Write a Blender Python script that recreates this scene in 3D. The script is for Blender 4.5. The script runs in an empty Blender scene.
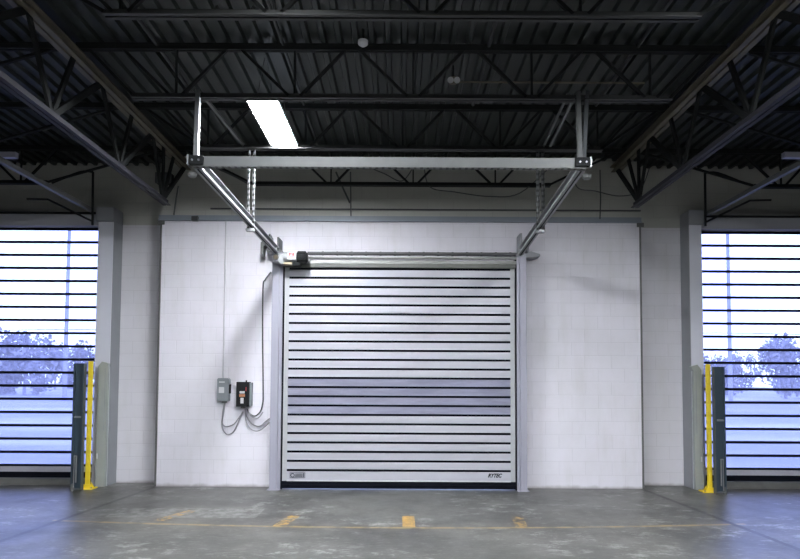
import bpy, bmesh, math, random
from mathutils import Vector, Matrix
SC = bpy.context.scene
COL = SC.collection
rad = math.radians

# ------------------------------------------------------------------ camera
F = 585.0
CAM = Vector((0, 0, 1.64))
ROT = Matrix.Rotation(math.pi/2 + rad(2.5), 3, 'X') @ Matrix.Rotation(rad(0.3), 3, 'Z')
cd = bpy.data.cameras.new('camera')
cam = bpy.data.objects.new('camera', cd)
COL.objects.link(cam)
cam.location = CAM
cam.rotation_euler = ROT.to_euler()
cd.sensor_width = 36
cd.sensor_fit = 'HORIZONTAL'
cd.lens = 36*F/800
cd.shift_y = 75.0/800
cd.clip_end = 600
SC.camera = cam

# ------------------------------------------------------------------ sky, exposure
w = bpy.data.worlds.new('overcast_sky')
SC.world = w
w.use_nodes = True
nt = w.node_tree
bg = nt.nodes['Background']
tc = nt.nodes.new('ShaderNodeTexCoord')
sp = nt.nodes.new('ShaderNodeSeparateXYZ')
rp = nt.nodes.new('ShaderNodeValToRGB')
nt.links.new(tc.outputs['Generated'], sp.inputs[0])
nt.links.new(sp.outputs['Z'], rp.inputs[0])
nt.links.new(rp.outputs[0], bg.inputs[0])
rp.color_ramp.elements[0].position = 0.0
rp.color_ramp.elements[0].color = (0.43, 0.53, 0.93, 1)
rp.color_ramp.elements[1].position = 0.30
rp.color_ramp.elements[1].color = (0.42, 0.50, 1.0, 1)
e = rp.color_ramp.elements.new(0.12)
e.color = (0.44, 0.58, 0.95, 1)
bg.inputs[1].default_value = 6.0
SC.view_settings.view_transform = 'Standard'
SC.view_settings.look = 'None'
SC.view_settings.gamma = 1
SC.view_settings.exposure = 0.0
SC.view_settings.use_curve_mapping = False
LAMP = 330.0          # radiance of the ceiling fixtures' lens
SIDE = 1

# ------------------------------------------------------------------ helpers
def at(px, py, X=None, Y=None, Z=None):
    """point of the place seen at a pixel of the photograph, on one known plane"""
    d = ROT @ Vector(((px-400)/F, (279.5-py+75.0)/F, -1))
    t = Y/d.y if Y is not None else (Z-CAM.z)/d.z if Z is not None else X/d.x
    return CAM + d*t

def tag(o, label=None, cat=None, group=None, kind=None):
    if label: o['label'] = label
    if cat: o['category'] = cat
    if group: o['group'] = group
    if kind: o['kind'] = kind
    return o

def empty(name, loc=(0, 0, 0), rz=0, label=None, cat=None, group=None, kind=None):
    o = bpy.data.objects.new(name, None)
    o.empty_display_size = 0.1
    o.location = loc
    o.rotation_euler = (0, 0, rz)
    COL.objects.link(o)
    return tag(o, label, cat, group, kind)

class MB:
    """collects shapes, given in WORLD coordinates, into one mesh"""
    def __init__(s): s.bm = bmesh.new()
    def box(s, x0, x1, y0, y1, z0, z1, bev=0):
        x0, x1 = sorted((x0, x1)); y0, y1 = sorted((y0, y1)); z0, z1 = sorted((z0, z1))
        g = bmesh.ops.create_cube(s.bm, size=1)['verts']
        for v in g:
            v.co = Vector(((x0+x1)/2+v.co.x*(x1-x0), (y0+y1)/2+v.co.y*(y1-y0), (z0+z1)/2+v.co.z*(z1-z0)))
        if bev:
            es = list({e for v in g for e in v.link_edges})
            bmesh.ops.bevel(s.bm, geom=es, offset=bev, segments=2, affect='EDGES')
        return s
    def bar(s, a, b, wd, ht, up=(0, 0, 1)):
        """rectangular bar from a to b"""
        a = Vector(a); b = Vector(b); d = (b-a).normalized()
        u = Vector(up)
        if abs(d.dot(u)) > .98: u = Vector((0, 1, 0))
        sx = d.cross(u).normalized(); sz = sx.cross(d).normalized()
        vs = []
        for p in (a, b):
            for i, j in ((-1, -1), (1, -1), (1, 1), (-1, 1)):
                vs.append(s.bm.verts.new(p+sx*i*wd/2+sz*j*ht/2))
        for f in ((3, 2, 1, 0), (4, 5, 6, 7), (0, 1, 5, 4), (1, 2, 6, 5), (2, 3, 7, 6), (3, 0, 4, 7)):
            s.bm.faces.new([vs[k] for k in f])
        return s
    def prof(s, pts, a, b, axis='X'):
        """closed profile pts extruded a..b; X: pts=(y,z), Z: pts=(x,y), Y: pts=(x,z)"""
        mk = {'X': lambda p, t: (t, p[0], p[1]), 'Z': lambda p, t: (p[0], p[1], t), 'Y': lambda p, t: (p[0], t, p[1])}[axis]
        A = [s.bm.verts.new(mk(p, a)) for p in pts]; B = [s.bm.verts.new(mk(p, b)) for p in pts]
        n = len(pts)
        s.bm.faces.new(A[::-1]); s.bm.faces.new(B)
        for i in range(n): s.bm.faces.new((A[i], A[(i+1) % n], B[(i+1) % n], B[i]))
        return s
    def tube(s, pts, r, n=8, cap=True):
        pts = [Vector(p) for p in pts]
        rings = []
        ref = None
        for i, p in enumerate(pts):
            d = (pts[min(i+1, len(pts)-1)]-pts[max(i-1, 0)]).normalized()
            if ref is None or abs(ref.dot(d)) > .99:
                ref = Vector((0, 0, 1)) if abs(d.z) < .9 else Vector((1, 0, 0))
            u = (ref-d*ref.dot(d)).normalized(); v = d.cross(u)
            ref = u
            rr = r[i] if isinstance(r, (list, tuple)) else r
            rings.append([s.bm.verts.new(p+(u*math.cos(2*math.pi*k/n)+v*math.sin(2*math.pi*k/n))*rr) for k in range(n)])
        for A, B in zip(rings, rings[1:]):
            for k in range(n): s.bm.faces.new((A[k], A[(k+1) % n], B[(k+1) % n], B[k]))
        if cap:
            s.bm.faces.new(rings[0][::-1]); s.bm.faces.new(rings[-1])
        return s
    def build(s, name, m, parent=None, smooth=False, **kw):
        bmesh.ops.recalc_face_normals(s.bm, faces=s.bm.faces)
        c = Vector((0, 0, 0))
        if parent is not None:
            inv = parent.matrix_basis.inverted() if parent.parent is None else (parent.parent.matrix_basis @ parent.matrix_basis).inverted()
            s.bm.transform(inv)
        elif s.bm.verts:
            xs = [v.co for v in s.bm.verts]
            c = Vector(((min(v.x for v in xs)+max(v.x for v in xs))/2, (min(v.y for v in xs)+max(v.y for v in xs))/2, min(v.z for v in xs)))
            s.bm.transform(Matrix.Translation(-c))
        me = bpy.data.meshes.new(name)
        s.bm.to_mesh(me); s.bm.free()
        if smooth:
            me.polygons.foreach_set('use_smooth', [True]*len(me.polygons))
            me.set_sharp_from_angle(angle=rad(40))
        me.materials.append(m)
        o = bpy.data.objects.new(name, me)
        COL.objects.link(o)
        if parent is not None: o.parent = parent
        else: o.location = c
        return tag(o, **kw)

def spline(ps, n=8):
    ps = [Vector(p) for p in ps]
    out = []
    for i in range(len(ps)-1):
        p0 = ps[max(i-1, 0)]; p1 = ps[i]; p2 = ps[i+1]; p3 = ps[min(i+2, len(ps)-1)]
        for k in range(n):
            t = k/n
            out.append(.5*((2*p1)+(p2-p0)*t+(2*p0-5*p1+4*p2-p3)*t*t+(3*p1-p0-3*p2+p3)*t**3))
    return out+[ps[-1]]

def lettering(name, body, size, loc, m, parent, shear=0, bold=0, sx=1):
    cu = bpy.data.curves.new(name, 'FONT')
    cu.body = body; cu.size = size; cu.align_x = 'CENTER'; cu.align_y = 'CENTER'
    cu.shear = shear; cu.offset = bold; cu.extrude = .001
    t = bpy.data.objects.new(name, cu)
    COL.objects.link(t)
    bpy.context.view_layer.update()
    me = bpy.data.meshes.new_from_object(t)
    bpy.data.objects.remove(t)
    me.transform(Matrix.Translation(Vector(loc)) @ Matrix.Rotation(rad(90), 4, 'X') @ Matrix.Diagonal((sx, 1, 1, 1)))
    if parent.parent is not None: me.transform((parent.parent.matrix_basis @ parent.matrix_basis).inverted())
    else: me.transform(parent.matrix_basis.inverted())
    me.materials.clear(); me.materials.append(m)
    o = bpy.data.objects.new(name, me)
    COL.objects.link(o); o.parent = parent
    return o

# ------------------------------------------------------------------ materials
def mat(name, col, rough=.6, metal=0, var=.12, scale=6, bump=0, spec=.5, emit=0):
    m = bpy.data.materials.new(name)
    m.use_nodes = True
    n = m.node_tree; b = n.nodes['Principled BSDF']; L = n.links.new
    b.inputs['Roughness'].default_value = rough
    b.inputs['Metallic'].default_value = metal
    b.inputs['Specular IOR Level'].default_value = spec
    if emit:
        b.inputs['Base Color'].default_value = (*col, 1)
        b.inputs['Emission Color'].default_value = (*col, 1)
        b.inputs['Emission Strength'].default_value = emit
        return m
    tcn = n.nodes.new('ShaderNodeTexCoord')
    ns = n.nodes.new('ShaderNodeTexNoise')
    ns.inputs['Scale'].default_value = scale
    ns.inputs['Detail'].default_value = 5
    mx = n.nodes.new('ShaderNodeMix'); mx.data_type = 'RGBA'
    mx.inputs[6].default_value = (*[c*(1-var) for c in col], 1)
    mx.inputs[7].default_value = (*[min(1, c*(1+var)) for c in col], 1)
    L(tcn.outputs['Object'], ns.inputs['Vector']); L(ns.outputs['Fac'], mx.inputs[0]); L(mx.outputs[2], b.inputs['Base Color'])
    if bump:
        bp = n.nodes.new('ShaderNodeBump'); bp.inputs['Strength'].default_value = bump; bp.inputs['Distance'].default_value = .01
        L(ns.outputs['Fac'], bp.inputs['Height']); L(bp.outputs[0], b.inputs['Normal'])
    return m

def math_(n, op, a, b=None, c=None, clamp=False):
    q = n.nodes.new('ShaderNodeMath'); q.operation = op; q.use_clamp = clamp
    for i, v in enumerate((a, b, c)):
        if v is None: continue
        if isinstance(v, (int, float)): q.inputs[i].default_value = v
        else: n.links.new(v, q.inputs[i])
    return q.outputs[0]

def mixc(n, fac, a, b):
    q = n.nodes.new('ShaderNodeMix'); q.data_type = 'RGBA'
    for i, v in ((0, fac), (6, a), (7, b)):
        if isinstance(v, (int, float)): q.inputs[i].default_value = v
        elif isinstance(v, tuple): q.inputs[i].default_value = (*v, 1)
        else: n.links.new(v, q.inputs[i])
    return q.outputs[2]

def noise(n, vec, scale, detail=4, rough=.5, sx=None):
    if sx:
        mp = n.nodes.new('ShaderNodeMapping'); mp.inputs['Scale'].default_value = sx
        n.links.new(vec, mp.inputs[0]); vec = mp.outputs[0]
    q = n.nodes.new('ShaderNodeTexNoise')
    q.inputs['Scale'].default_value = scale; q.inputs['Detail'].default_value = detail; q.inputs['Roughness'].default_value = rough
    n.links.new(vec, q.inputs['Vector'])
    return q.outputs['Fac']

def ramp(n, v, a, b):
    """smooth 0..1 from a to b"""
    q = n.nodes.new('ShaderNodeMapRange'); q.interpolation_type = 'SMOOTHSTEP'
    q.inputs['From Min'].default_value = a; q.inputs['From Max'].default_value = b
    n.links.new(v, q.inputs['Value'])
    return q.outputs[0]

LINTEL_Z = at(400, 221.5, Y=9.0).z
def block_wall():
    """painted concrete blocks: white below the lintel line, grey above"""
    m = bpy.data.materials.new('painted_block_wall'); m.use_nodes = True
    n = m.node_tree; b = n.nodes['Principled BSDF']; L = n.links.new
    g = n.nodes.new('ShaderNodeNewGeometry'); s = n.nodes.new('ShaderNodeSeparateXYZ'); L(g.outputs['Position'], s.inputs[0])
    cb = n.nodes.new('ShaderNodeCombineXYZ'); L(s.outputs['X'], cb.inputs[0]); L(s.outputs['Z'], cb.inputs[1])
    br = n.nodes.new('ShaderNodeTexBrick')
    br.inputs['Scale'].default_value = 1; br.inputs['Brick Width'].default_value = .406; br.inputs['Row Height'].default_value = .203
    br.inputs['Mortar Size'].default_value = .006; br.inputs['Mortar Smooth'].default_value = .6
    br.inputs['Color1'].default_value = (1, 1, 1, 1); br.inputs['Color2'].default_value = (.93, .93, .93, 1); br.inputs['Mortar'].default_value = (.55, .55, .55, 1)
    L(cb.outputs[0], br.inputs['Vector'])
    infill = math_(n, 'LESS_THAN', math_(n, 'ABSOLUTE', s.outputs['X']), 3.72)
    low = math_(n, 'LESS_THAN', s.outputs['Z'], LINTEL_Z)
    P = g.outputs['Position']
    dirt = ramp(n, noise(n, P, 1.1, 6, .6), .35, .75)
    streak = ramp(n, noise(n, P, 3, 4, .6, (1.5, 1, .25)), .45, .75)
    white = mixc(n, infill, (.60, .59, .64), (.70, .685, .755))
    white = mixc(n, math_(n, 'MULTIPLY', dirt, .30), white, (.50, .50, .50))
    white = mixc(n, math_(n, 'MULTIPLY', streak, .22), white, (.45, .44, .42))
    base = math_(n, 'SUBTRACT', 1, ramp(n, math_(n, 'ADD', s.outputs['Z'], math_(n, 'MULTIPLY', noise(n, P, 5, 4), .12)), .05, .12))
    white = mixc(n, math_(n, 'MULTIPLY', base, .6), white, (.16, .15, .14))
    grey = mixc(n, noise(n, P, 1.5, 5), (.33, .33, .305), (.44, .44, .41))
    c = mixc(n, low, grey, white)
    mm = n.nodes.new('ShaderNodeMix'); mm.data_type = 'RGBA'; mm.blend_type = 'MULTIPLY'; mm.inputs[0].default_value = .24
    L(c, mm.inputs[6]); L(br.outputs['Color'], mm.inputs[7]); L(mm.outputs[2], b.inputs['Base Color'])
    b.inputs['Roughness'].default_value = .75
    h = math_(n, 'SUBTRACT', math_(n, 'MULTIPLY', noise(n, P, 60, 3), .25), br.outputs['Fac'])
    bp = n.nodes.new('ShaderNodeBump'); bp.inputs['Strength'].default_value = .35; bp.inputs['Distance'].default_value = .006
    L(h, bp.inputs['Height']); L(bp.outputs[0], b.inputs['Normal'])
    return m

def concrete_floor():
    m = bpy.data.materials.new('worn_concrete_floor'); m.use_nodes = True
    n = m.node_tree; b = n.nodes['Principled BSDF']; L = n.links.new
    g = n.nodes.new('ShaderNodeNewGeometry'); s = n.nodes.new('ShaderNodeSeparateXYZ'); P = g.outputs['Position']; L(P, s.inputs[0])
    X, Y = s.outputs['X'], s.outputs['Y']
    c = mixc(n, ramp(n, noise(n, P, .9, 6, .6), .35, .7), (.055, .055, .049), (.118, .116, .105))
    c = mixc(n, math_(n, 'MULTIPLY', ramp(n, noise(n, P, 3.2, 8, .7), .48, .72), .55), c, (.05, .05, .046))
    pale = math_(n, 'MULTIPLY', ramp(n, noise(n, P, 3.6, 10, .8, (.8, 1.3, 1)), .51, .63), ramp(n, noise(n, P, .7, 3), .42, .58))
    c = mixc(n, math_(n, 'MULTIPLY', pale, .8), c, (.33, .33, .315))
    c = mixc(n, math_(n, 'MULTIPLY', ramp(n, noise(n, P, 14, 6, .7, (.5, 2.5, 1)), .55, .68), .5), c, (.30, .30, .28))
    c = mixc(n, math_(n, 'MULTIPLY', ramp(n, noise(n, P, 30, 5, .7), .5, .72), .55), c, (.035, .035, .032))
    # darker replaced slab beside the left joint, one beside the right
    def rect(x0, x1, y0, y1, sk=0):
        xx = math_(n, 'ADD', X, math_(n, 'MULTIPLY', math_(n, 'SUBTRACT', Y, 7.5), sk))
        a = math_(n, 'MULTIPLY', math_(n, 'GREATER_THAN', xx, x0), math_(n, 'LESS_THAN', xx, x1))
        bb = math_(n, 'MULTIPLY', math_(n, 'GREATER_THAN', Y, y0), math_(n, 'LESS_THAN', Y, y1))
        return math_(n, 'MULTIPLY', a, bb)
    c = mixc(n, math_(n, 'MULTIPLY', rect(-3.55, -1.9, 7.6, 8.0), .35), c, (.06, .06, .057))
    c = mixc(n, math_(n, 'MULTIPLY', rect(2.4, 3.6, 7.0, 7.7), .30), c, (.06, .06, .057))
    c = mixc(n, math_(n, 'MULTIPLY', math_(n, 'MULTIPLY', rect(-3.5, -1.7, 7.0, 7.5), ramp(n, noise(n, P, 9, 6, .7), .42, .6)), .45), c, (.32, .32, .31))
    # yellow line with its short worn dashes
    yc = math_(n, 'ADD', 6.58, math_(n, 'MULTIPLY', math_(n, 'MULTIPLY', X, X), .016))
    wear = ramp(n, noise(n, P, 5, 6, .7), .42, .62)
    wear2 = ramp(n, noise(n, P, 9, 7, .75), .40, .56)
    line = math_(n, 'MULTIPLY', math_(n, 'LESS_THAN', math_(n, 'ABSOLUTE', math_(n, 'SUBTRACT', Y, yc)), .032), math_(n, 'LESS_THAN', math_(n, 'ABSOLUTE', X), 4.0))
    line = math_(n, 'MULTIPLY', line, math_(n, 'SUBTRACT', 1, math_(n, 'MULTIPLY', wear, .65)))
    c = mixc(n, math_(n, 'MULTIPLY', line, .75), c, (.32, .22, .08))
    for dx, k, sk in ((-2.52, .9, -.43), (-1.19, .9, -.18), (.11, 1, 0), (1.46, .6, -.1)):
        q = rect(dx-.072, dx+.072, 6.85 if dx < -2 else 6.62, 7.4 if dx < -2 else 7.14, sk)
        q = math_(n, 'MULTIPLY', q, math_(n, 'SUBTRACT', 1, math_(n, 'MULTIPLY', wear2, 1.0 if k < 1 else .5)))
        c = mixc(n, math_(n, 'MULTIPLY', q, k), c, (.48, .27, .04))
    # saw-cut joints running to the wall
    def joint(x0, sk):
        d = math_(n, 'ABSOLUTE', math_(n, 'SUBTRACT', X, math_(n, 'ADD', x0, math_(n, 'MULTIPLY', math_(n, 'SUBTRACT', 9, Y), sk))))
        return math_(n, 'LESS_THAN', math_(n, 'ADD', d, math_(n, 'MULTIPLY', noise(n, P, 8, 3), .012)), .042)
    j = math_(n, 'MAXIMUM', joint(-3.70, -.10), joint(3.70, .07))
    c = mixc(n, math_(n, 'MULTIPLY', j, .9), c, (.02, .02, .02))
    L(c, b.inputs['Base Color'])
    rgh = n.nodes.new('ShaderNodeMapRange'); L(noise(n, P, 2.5, 6, .6), rgh.inputs['Value'])
    rgh.inputs['To Min'].default_value = .26; rgh.inputs['To Max'].default_value = .55
    L(rgh.outputs[0], b.inputs['Roughness'])
    b.inputs['Specular IOR Level'].default_value = .7
    bp = n.nodes.new('ShaderNodeBump'); bp.inputs['Strength'].default_value = .25; bp.inputs['Distance'].default_value = .004
    L(math_(n, 'SUBTRACT', noise(n, P, 25, 6, .7), j), bp.inputs['Height']); L(bp.outputs[0], b.inputs['Normal'])
    return m

def clear_slat(name, tint, veil, veilcol):
    m = bpy.data.materials.new(name); m.use_nodes = True
    n = m.node_tree; L = n.links.new
    for q in list(n.nodes): n.nodes.remove(q)
    out = n.nodes.new('ShaderNodeOutputMaterial')
    tr = n.nodes.new('ShaderNodeBsdfTransparent'); tr.inputs[0].default_value = (*tint, 1)
    tl = n.nodes.new('ShaderNodeBsdfTranslucent'); tl.inputs[0].default_value = (*veilcol, 1)
    df = n.nodes.new('ShaderNodeBsdfDiffuse'); df.inputs[0].default_value = (*veilcol, 1)
    gl = n.nodes.new('ShaderNodeBsdfGlossy'); gl.inputs['Roughness'].default_value = .15; gl.inputs[0].default_value = (.8, .8, .8, 1)
    a = n.nodes.new('ShaderNodeMixShader'); a.inputs[0].default_value = .5
    L(tl.outputs[0], a.inputs[1]); L(df.outputs[0], a.inputs[2])
    tcn = n.nodes.new('ShaderNodeTexCoord')
    nz = ramp(n, noise(n, tcn.outputs['Object'], 3, 6, .7, (.5, 1, 3)), .3, .8)
    v = math_(n, 'MULTIPLY_ADD', nz, veil*.35, veil*.8)
    b = n.nodes.new('ShaderNodeMixShader'); L(v, b.inputs[0]); L(tr.outputs[0], b.inputs[1]); L(a.outputs[0], b.inputs[2])
    fr = n.nodes.new('ShaderNodeFresnel'); fr.inputs[0].default_value = 1.4
    cc = n.nodes.new('ShaderNodeMixShader'); L(fr.outputs[0], cc.inputs[0]); L(b.outputs[0], cc.inputs[1]); L(gl.outputs[0], cc.inputs[2])
    L(cc.outputs[0], out.inputs[0])
    return m

M = dict(
    lintelm=mat('olive_grey_cover', (.15, .155, .14), .6, var=.15),
    sill=mat('concrete_sill', (.10, .10, .095), .6, var=.3, scale=8, bump=.2),
    rollm=mat('pale_roller_steel', (.34, .345, .33), .5, metal=.2, var=.08),
    shaftm=mat('dark_shaft_steel', (.10, .10, .105), .6, var=.1),
    wall=block_wall(), floor=concrete_floor(),
    deck=mat('dark_roof_deck', (.012, .0165, .0145), .55, var=.3, scale=2),
    plain=mat('dull_side_wall', (.30, .30, .29), .8, var=.1, scale=1),
    steel=mat('dark_joist_steel', (.013, .0145, .0145), .7, var=.3, scale=5, spec=.2),
    chord=mat('grey_chord_steel', (.025, .027, .027), .6, var=.25, scale=4),
    girder=mat('girder_steel', (.018, .018, .026), .7, var=.2, scale=4),
    tan=mat('tan_primer_steel', (.11, .098, .07), .6, var=.35, scale=6),
    black=mat('black_steel', (.010, .011, .012), .75, var=.2, spec=.2),
    galv=mat('galvanised_steel', (.27, .28, .29), .45, metal=.35, var=.12, scale=12),
    galv2=mat('dull_galvanised_steel', (.115, .12, .12), .55, metal=.1, var=.15, scale=10),
    alu=mat('lilac_grey_aluminium', (.31, .31, .37), .45, metal=.05, var=.04, scale=3),
    slat=mat('anodised_slat', (.43, .43, .485), .42, metal=.1, var=.04, scale=2),
    cap=mat('pale_end_cap', (.40, .41, .43), .5, var=.08),
    rubber=mat('black_rubber', (.005, .006, .010), .9, var=.2, spec=.1),
    column=mat('grey_painted_column', (.60, .61, .68), .5, var=.06, scale=3),
    guard=mat('grey_green_guard_cover', (.30, .325, .31), .55, var=.12, scale=4),
    shade=mat('darker_grey_and_shade', (.24, .25, .27), .55, var=.1, scale=4),  # dark grey parts, and the painted shade on the column returns
    hood=mat('grey_hood_paint', (.36, .365, .40), .5, var=.08, scale=3),
    yellow=mat('safety_yellow_paint', (.80, .60, .03), .45, var=.12, scale=12),
    navy=mat('dark_slate_blue_paint', (.035, .055, .075), .4, var=.2, scale=6),
    clear=clear_slat('clear_polycarbonate', (.88, .90, .98), .20, (.80, .82, 1.0)),
    smoke=clear_slat('scuffed_vision_slat', (.10, .10, .12), .95, (.48, .475, .55)),
    concrete=mat('grey_sealant', (.12, .12, .12), .8, var=.3, scale=10),
    greybox=mat('grey_enclosure', (.20, .22, .24), .45, var=.08),
    label=mat('white_label', (.55, .56, .58), .6, var=.05),
    red=mat('red_print', (.38, .03, .04), .5, var=.1),
    orange=mat('orange_print', (.42, .17, .08), .5, var=.1),
    ink=mat('dark_grey_ink', (.07, .075, .10), .5, var=.1),
    dark_ink=mat('black_ink', (.01, .01, .015), .5, var=.1),
    cable=mat('grey_cable', (.25, .25, .27), .6, var=.1),
    conduit=mat('dark_conduit', (.06, .065, .07), .5, var=.2),
    paleconduit=mat('white_painted_conduit', (.46, .46, .50), .5, var=.1),
    bluepipe=mat('blue_grey_painted_steel', (.21, .24, .28), .5, var=.12, scale=3),
    lens=mat('lit_lamp_lens', (.93, .96, 1.0), emit=LAMP),
    dimlens=mat('dimmed_lamp_lens', (.93, .96, 1.0), emit=LAMP*.75),  # lower strength, tuned to balance the lamps
    softlens=mat('soft_lamp_lens', (.93, .96, 1.0), emit=LAMP*.5),
    uplens=mat('added_uplight_glow', (.75, .84, 1.0), emit=4),
    housing=mat('white_lamp_housing', (.7, .7, .72), .5, var=.05),
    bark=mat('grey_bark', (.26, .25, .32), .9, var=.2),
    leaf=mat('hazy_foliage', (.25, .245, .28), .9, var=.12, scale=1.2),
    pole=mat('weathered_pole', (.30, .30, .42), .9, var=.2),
    wire=mat('overhead_wire', (.12, .12, .15), .7),
    brass=mat('dull_brass', (.35, .30, .22), .4, metal=.6),
)

def perforated(name, base, axis, pitch):
    m = M[base].copy(); m.name = name
    n = m.node_tree; b = n.nodes['Principled BSDF']
    g = n.nodes.new('ShaderNodeNewGeometry'); s = n.nodes.new('ShaderNodeSeparateXYZ'); n.links.new(g.outputs['Position'], s.inputs[0])
    k = math_(n, 'LESS_THAN', math_(n, 'FRACT', math_(n, 'DIVIDE', s.outputs[axis], pitch)), .42)
    if axis == 'X':
        q = n.nodes.new('ShaderNodeSeparateXYZ'); n.links.new(g.outputs['Normal'], q.inputs[0])
        k = math_(n, 'MULTIPLY', k, math_(n, 'LESS_THAN', q.outputs['Z'], -.5))
    old = b.inputs['Base Color'].links[0].from_socket
    n.links.new(mixc(n, k, old, (.02, .02, .02)), b.inputs['Base Color'])
    return m
M['perf'] = perforated('slotted_steel', 'galv', 'Z', .07)
M['perf2'] = perforated('slotted_dull_steel', 'galv2', 'Z', .07)
M['perfbar'] = perforated('slotted_crossbar_steel', 'galv2', 'X', .06)

def ground_mat():
    m = bpy.data.materials.new('pale_yard'); m.use_nodes = True
    n = m.node_tree; b = n.nodes['Principled BSDF']; L = n.links.new
    g = n.nodes.new('ShaderNodeNewGeometry'); s = n.nodes.new('ShaderNodeSeparateXYZ'); P = g.outputs['Position']; L(P, s.inputs[0])
    c = mixc(n, ramp(n, noise(n, P, .12, 5, .6, (.6, 2, 1)), .4, .62), (.15, .165, .19), (.32, .33, .33))
    c = mixc(n, ramp(n, noise(n, P, .5, 5, .6, (.3, 2, 1)), .5, .7), c, (.22, .235, .265))
    road = math_(n, 'LESS_THAN', math_(n, 'ABSOLUTE', math_(n, 'SUBTRACT', s.outputs['Y'], 44)), 9)
    c = mixc(n, math_(n, 'MULTIPLY', road, .6), c, (.15, .155, .175))
    L(c, b.inputs['Base Color']); b.inputs['Roughness'].default_value = .9
    return m
M['ground'] = ground_mat()

# ------------------------------------------------------------------ room shell
WY = 9.0            # inner face of the infilled bay
WS = 9.3            # inner face of the wall either side of it
DZ = at(400, 44, Y=5.85).z - .01   # underside of the roof deck
def struct(name, mb, m, label=None): return mb.build(name, m, kind='structure', label=label)

struct('floor', MB().box(-16, 16, -9, 9.65, -.2, 0), M['floor'], 'worn grey concrete floor with faded yellow line and saw-cut joints')
wl = MB()
for a, b_ in ((-16, -9.2), (-4.82, -3.72), (3.72, 4.82), (9.2, 16)):
    wl.box(a, b_, WS, 9.6, 0, 5.6)
wl.box(-9.2, -4.82, WS, 9.6, 4.14, 5.6); wl.box(4.82, 9.2, WS, 9.6, 4.14, 5.6)
for a, b_ in ((-3.72, -1.80), (1.80, 3.72)): wl.box(a, b_, WY, 9.6, 0, 4.2)
wl.box(-1.80, 1.80, WY, 9.6, 3.45, 4.2); wl.box(-3.72, 3.72, WY, 9.6, 4.2, 5.6)
struct('wall_back', wl, M['wall'], 'painted concrete block wall with three door openings, white below and grey above')
struct('wall_left', MB().box(-16.3, -16, -9, 9.6, 0, 5.6), M['plain'])
struct('wall_right', MB().box(16, 16.3, -9, 9.6, 0, 5.6), M['plain'])
struct('wall_front', MB().box(-16.3, 16.3, -9.3, -9, 0, 5.6), M['plain'])
# ribbed metal deck: one folded sheet, ribs running towards the door wall
dk = MB()
pts = []
x = -16.0
while x < 16.0:
    pts += [(x, DZ), (x+.045, DZ), (x+.060, DZ+.045), (x+.150, DZ+.045)]
    x += .165
pts.append((x, DZ))
A = [dk.bm.verts.new((p[0], -9.3, p[1])) for p in pts]; B = [dk.bm.verts.new((p[0], 9.6, p[1])) for p in pts]
for i in range(len(pts)-1): dk.bm.faces.new((A[i], A[i+1], B[i+1], B[i]))
dk.box(-16.3, 16.3, -9.3, 9.6, DZ+.06, DZ+.2)
struct('ceiling', dk, M['deck'], 'dark ribbed metal roof deck')

# lintel steel, sealed control joints of the infilled bay
lt = MB(); LZ = LINTEL_Z-.01
lt.prof([(WY, LZ), (WY-.045, LZ), (WY-.045, LZ+.015), (WY-.012, LZ+.015), (WY-.012, LZ+.09), (WY, LZ+.09)], -3.76, 3.74)
struct('trim_1', lt, M['bluepipe'], 'blue grey steel lintel angle running across the wall above the door')
lt = MB(); lt.tube([(-2.95, WY-.03, LZ+.19), (3.72, WY-.03, LZ+.19)], .013)
lt.build('wall_conduit', M['conduit'], label='thin dark conduit running along the wall just above the steel lintel', cat='conduit')
for k, X_ in ((2, -3.72), (3, 3.72)):
    t = MB(); t.box(X_-.014, X_+.014, WY-.008, WY+.002, .0, LZ)
    t.box(X_-.05, X_+.05, WY-.03, WY+.002, LZ-.06, LZ)
    struct('trim_%d' % k, t, M['concrete'], 'dark vertical control joint in the white block wall')

# ------------------------------------------------------------------ centre door (closed metal slats)
d = empty('door_1', (0, 8.95, 0), kind='structure', label='closed high speed door of lilac grey metal slats in the middle of the wall')
PX0, PX1 = at(283.5, 380, Y=8.86).x, at(515, 380, Y=8.86).x       # curtain
P0 = at(400, 470.6, Y=8.86).z; PITCH = (at(400, 269.2, Y=8.86).z-P0)/22        # lowest hinge and slat pitch
NS = 22
def slat_profile(mb, z0, z1, x0, x1, y=8.86):
    h = z1-z0
    mb.prof([(y+.03, z0), (y+.001, z0), (y-.002, z0+h*.08), (y-.0035, z0+h*.3), (y-.0035, z0+h*.7), (y-.002, z0+h*.92), (y+.001, z1), (y+.03, z1)], x0, x1)
HG = .027
s1 = MB(); s2 = MB(); hg = MB()
for i in range(NS+1):
    z0 = P0+i*PITCH
    hg.box(PX0+.07, PX1-.07, 8.853, 8.885, z0-HG/2-.002, z0+HG/2+.002)
    if i < NS:
        slat_profile(s2 if 6 <= i <= 9 else s1, z0+HG/2, z0+PITCH-HG/2, PX0+.07, PX1-.07)
slat_profile(s1, .135, P0-HG/2, PX0+.07, PX1-.07)
s1.build('metal_slats', M['slat'], d)
s2.build('vision_slats', M['smoke'], d, label='scuffed translucent vision slats')
hg.build('rubber_hinges', M['rubber'], d)
for x0, x1 in ((PX0, PX0+.07), (PX1-.07, PX1)):
    c = MB(); c.box(x0, x1, 8.85, 8.89, .12, P0+NS*PITCH+.02)
    for i in range(NS+1):
        c.tube([((x0+x1)/2, 8.852, P0+i*PITCH+.02), ((x0+x1)/2, 8.843, P0+i*PITCH+.02)], .010, 8)
    c.build('end_cap_strip', M['cap'], d)
b = MB(); b.box(PX0+.07, PX1-.07, 8.838, 8.875, .118, .134); b.build('bottom_rail', M['label'], d)
b = MB(); b.box(PX0-.02, PX1+.02, 8.83, 8.92, .012, .117, .008); b.box(PX0-.02, PX1+.02, 8.822, 8.83, .055, .07); b.build('bottom_seal', M['rubber'], d, label='black rubber bottom seal')
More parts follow.
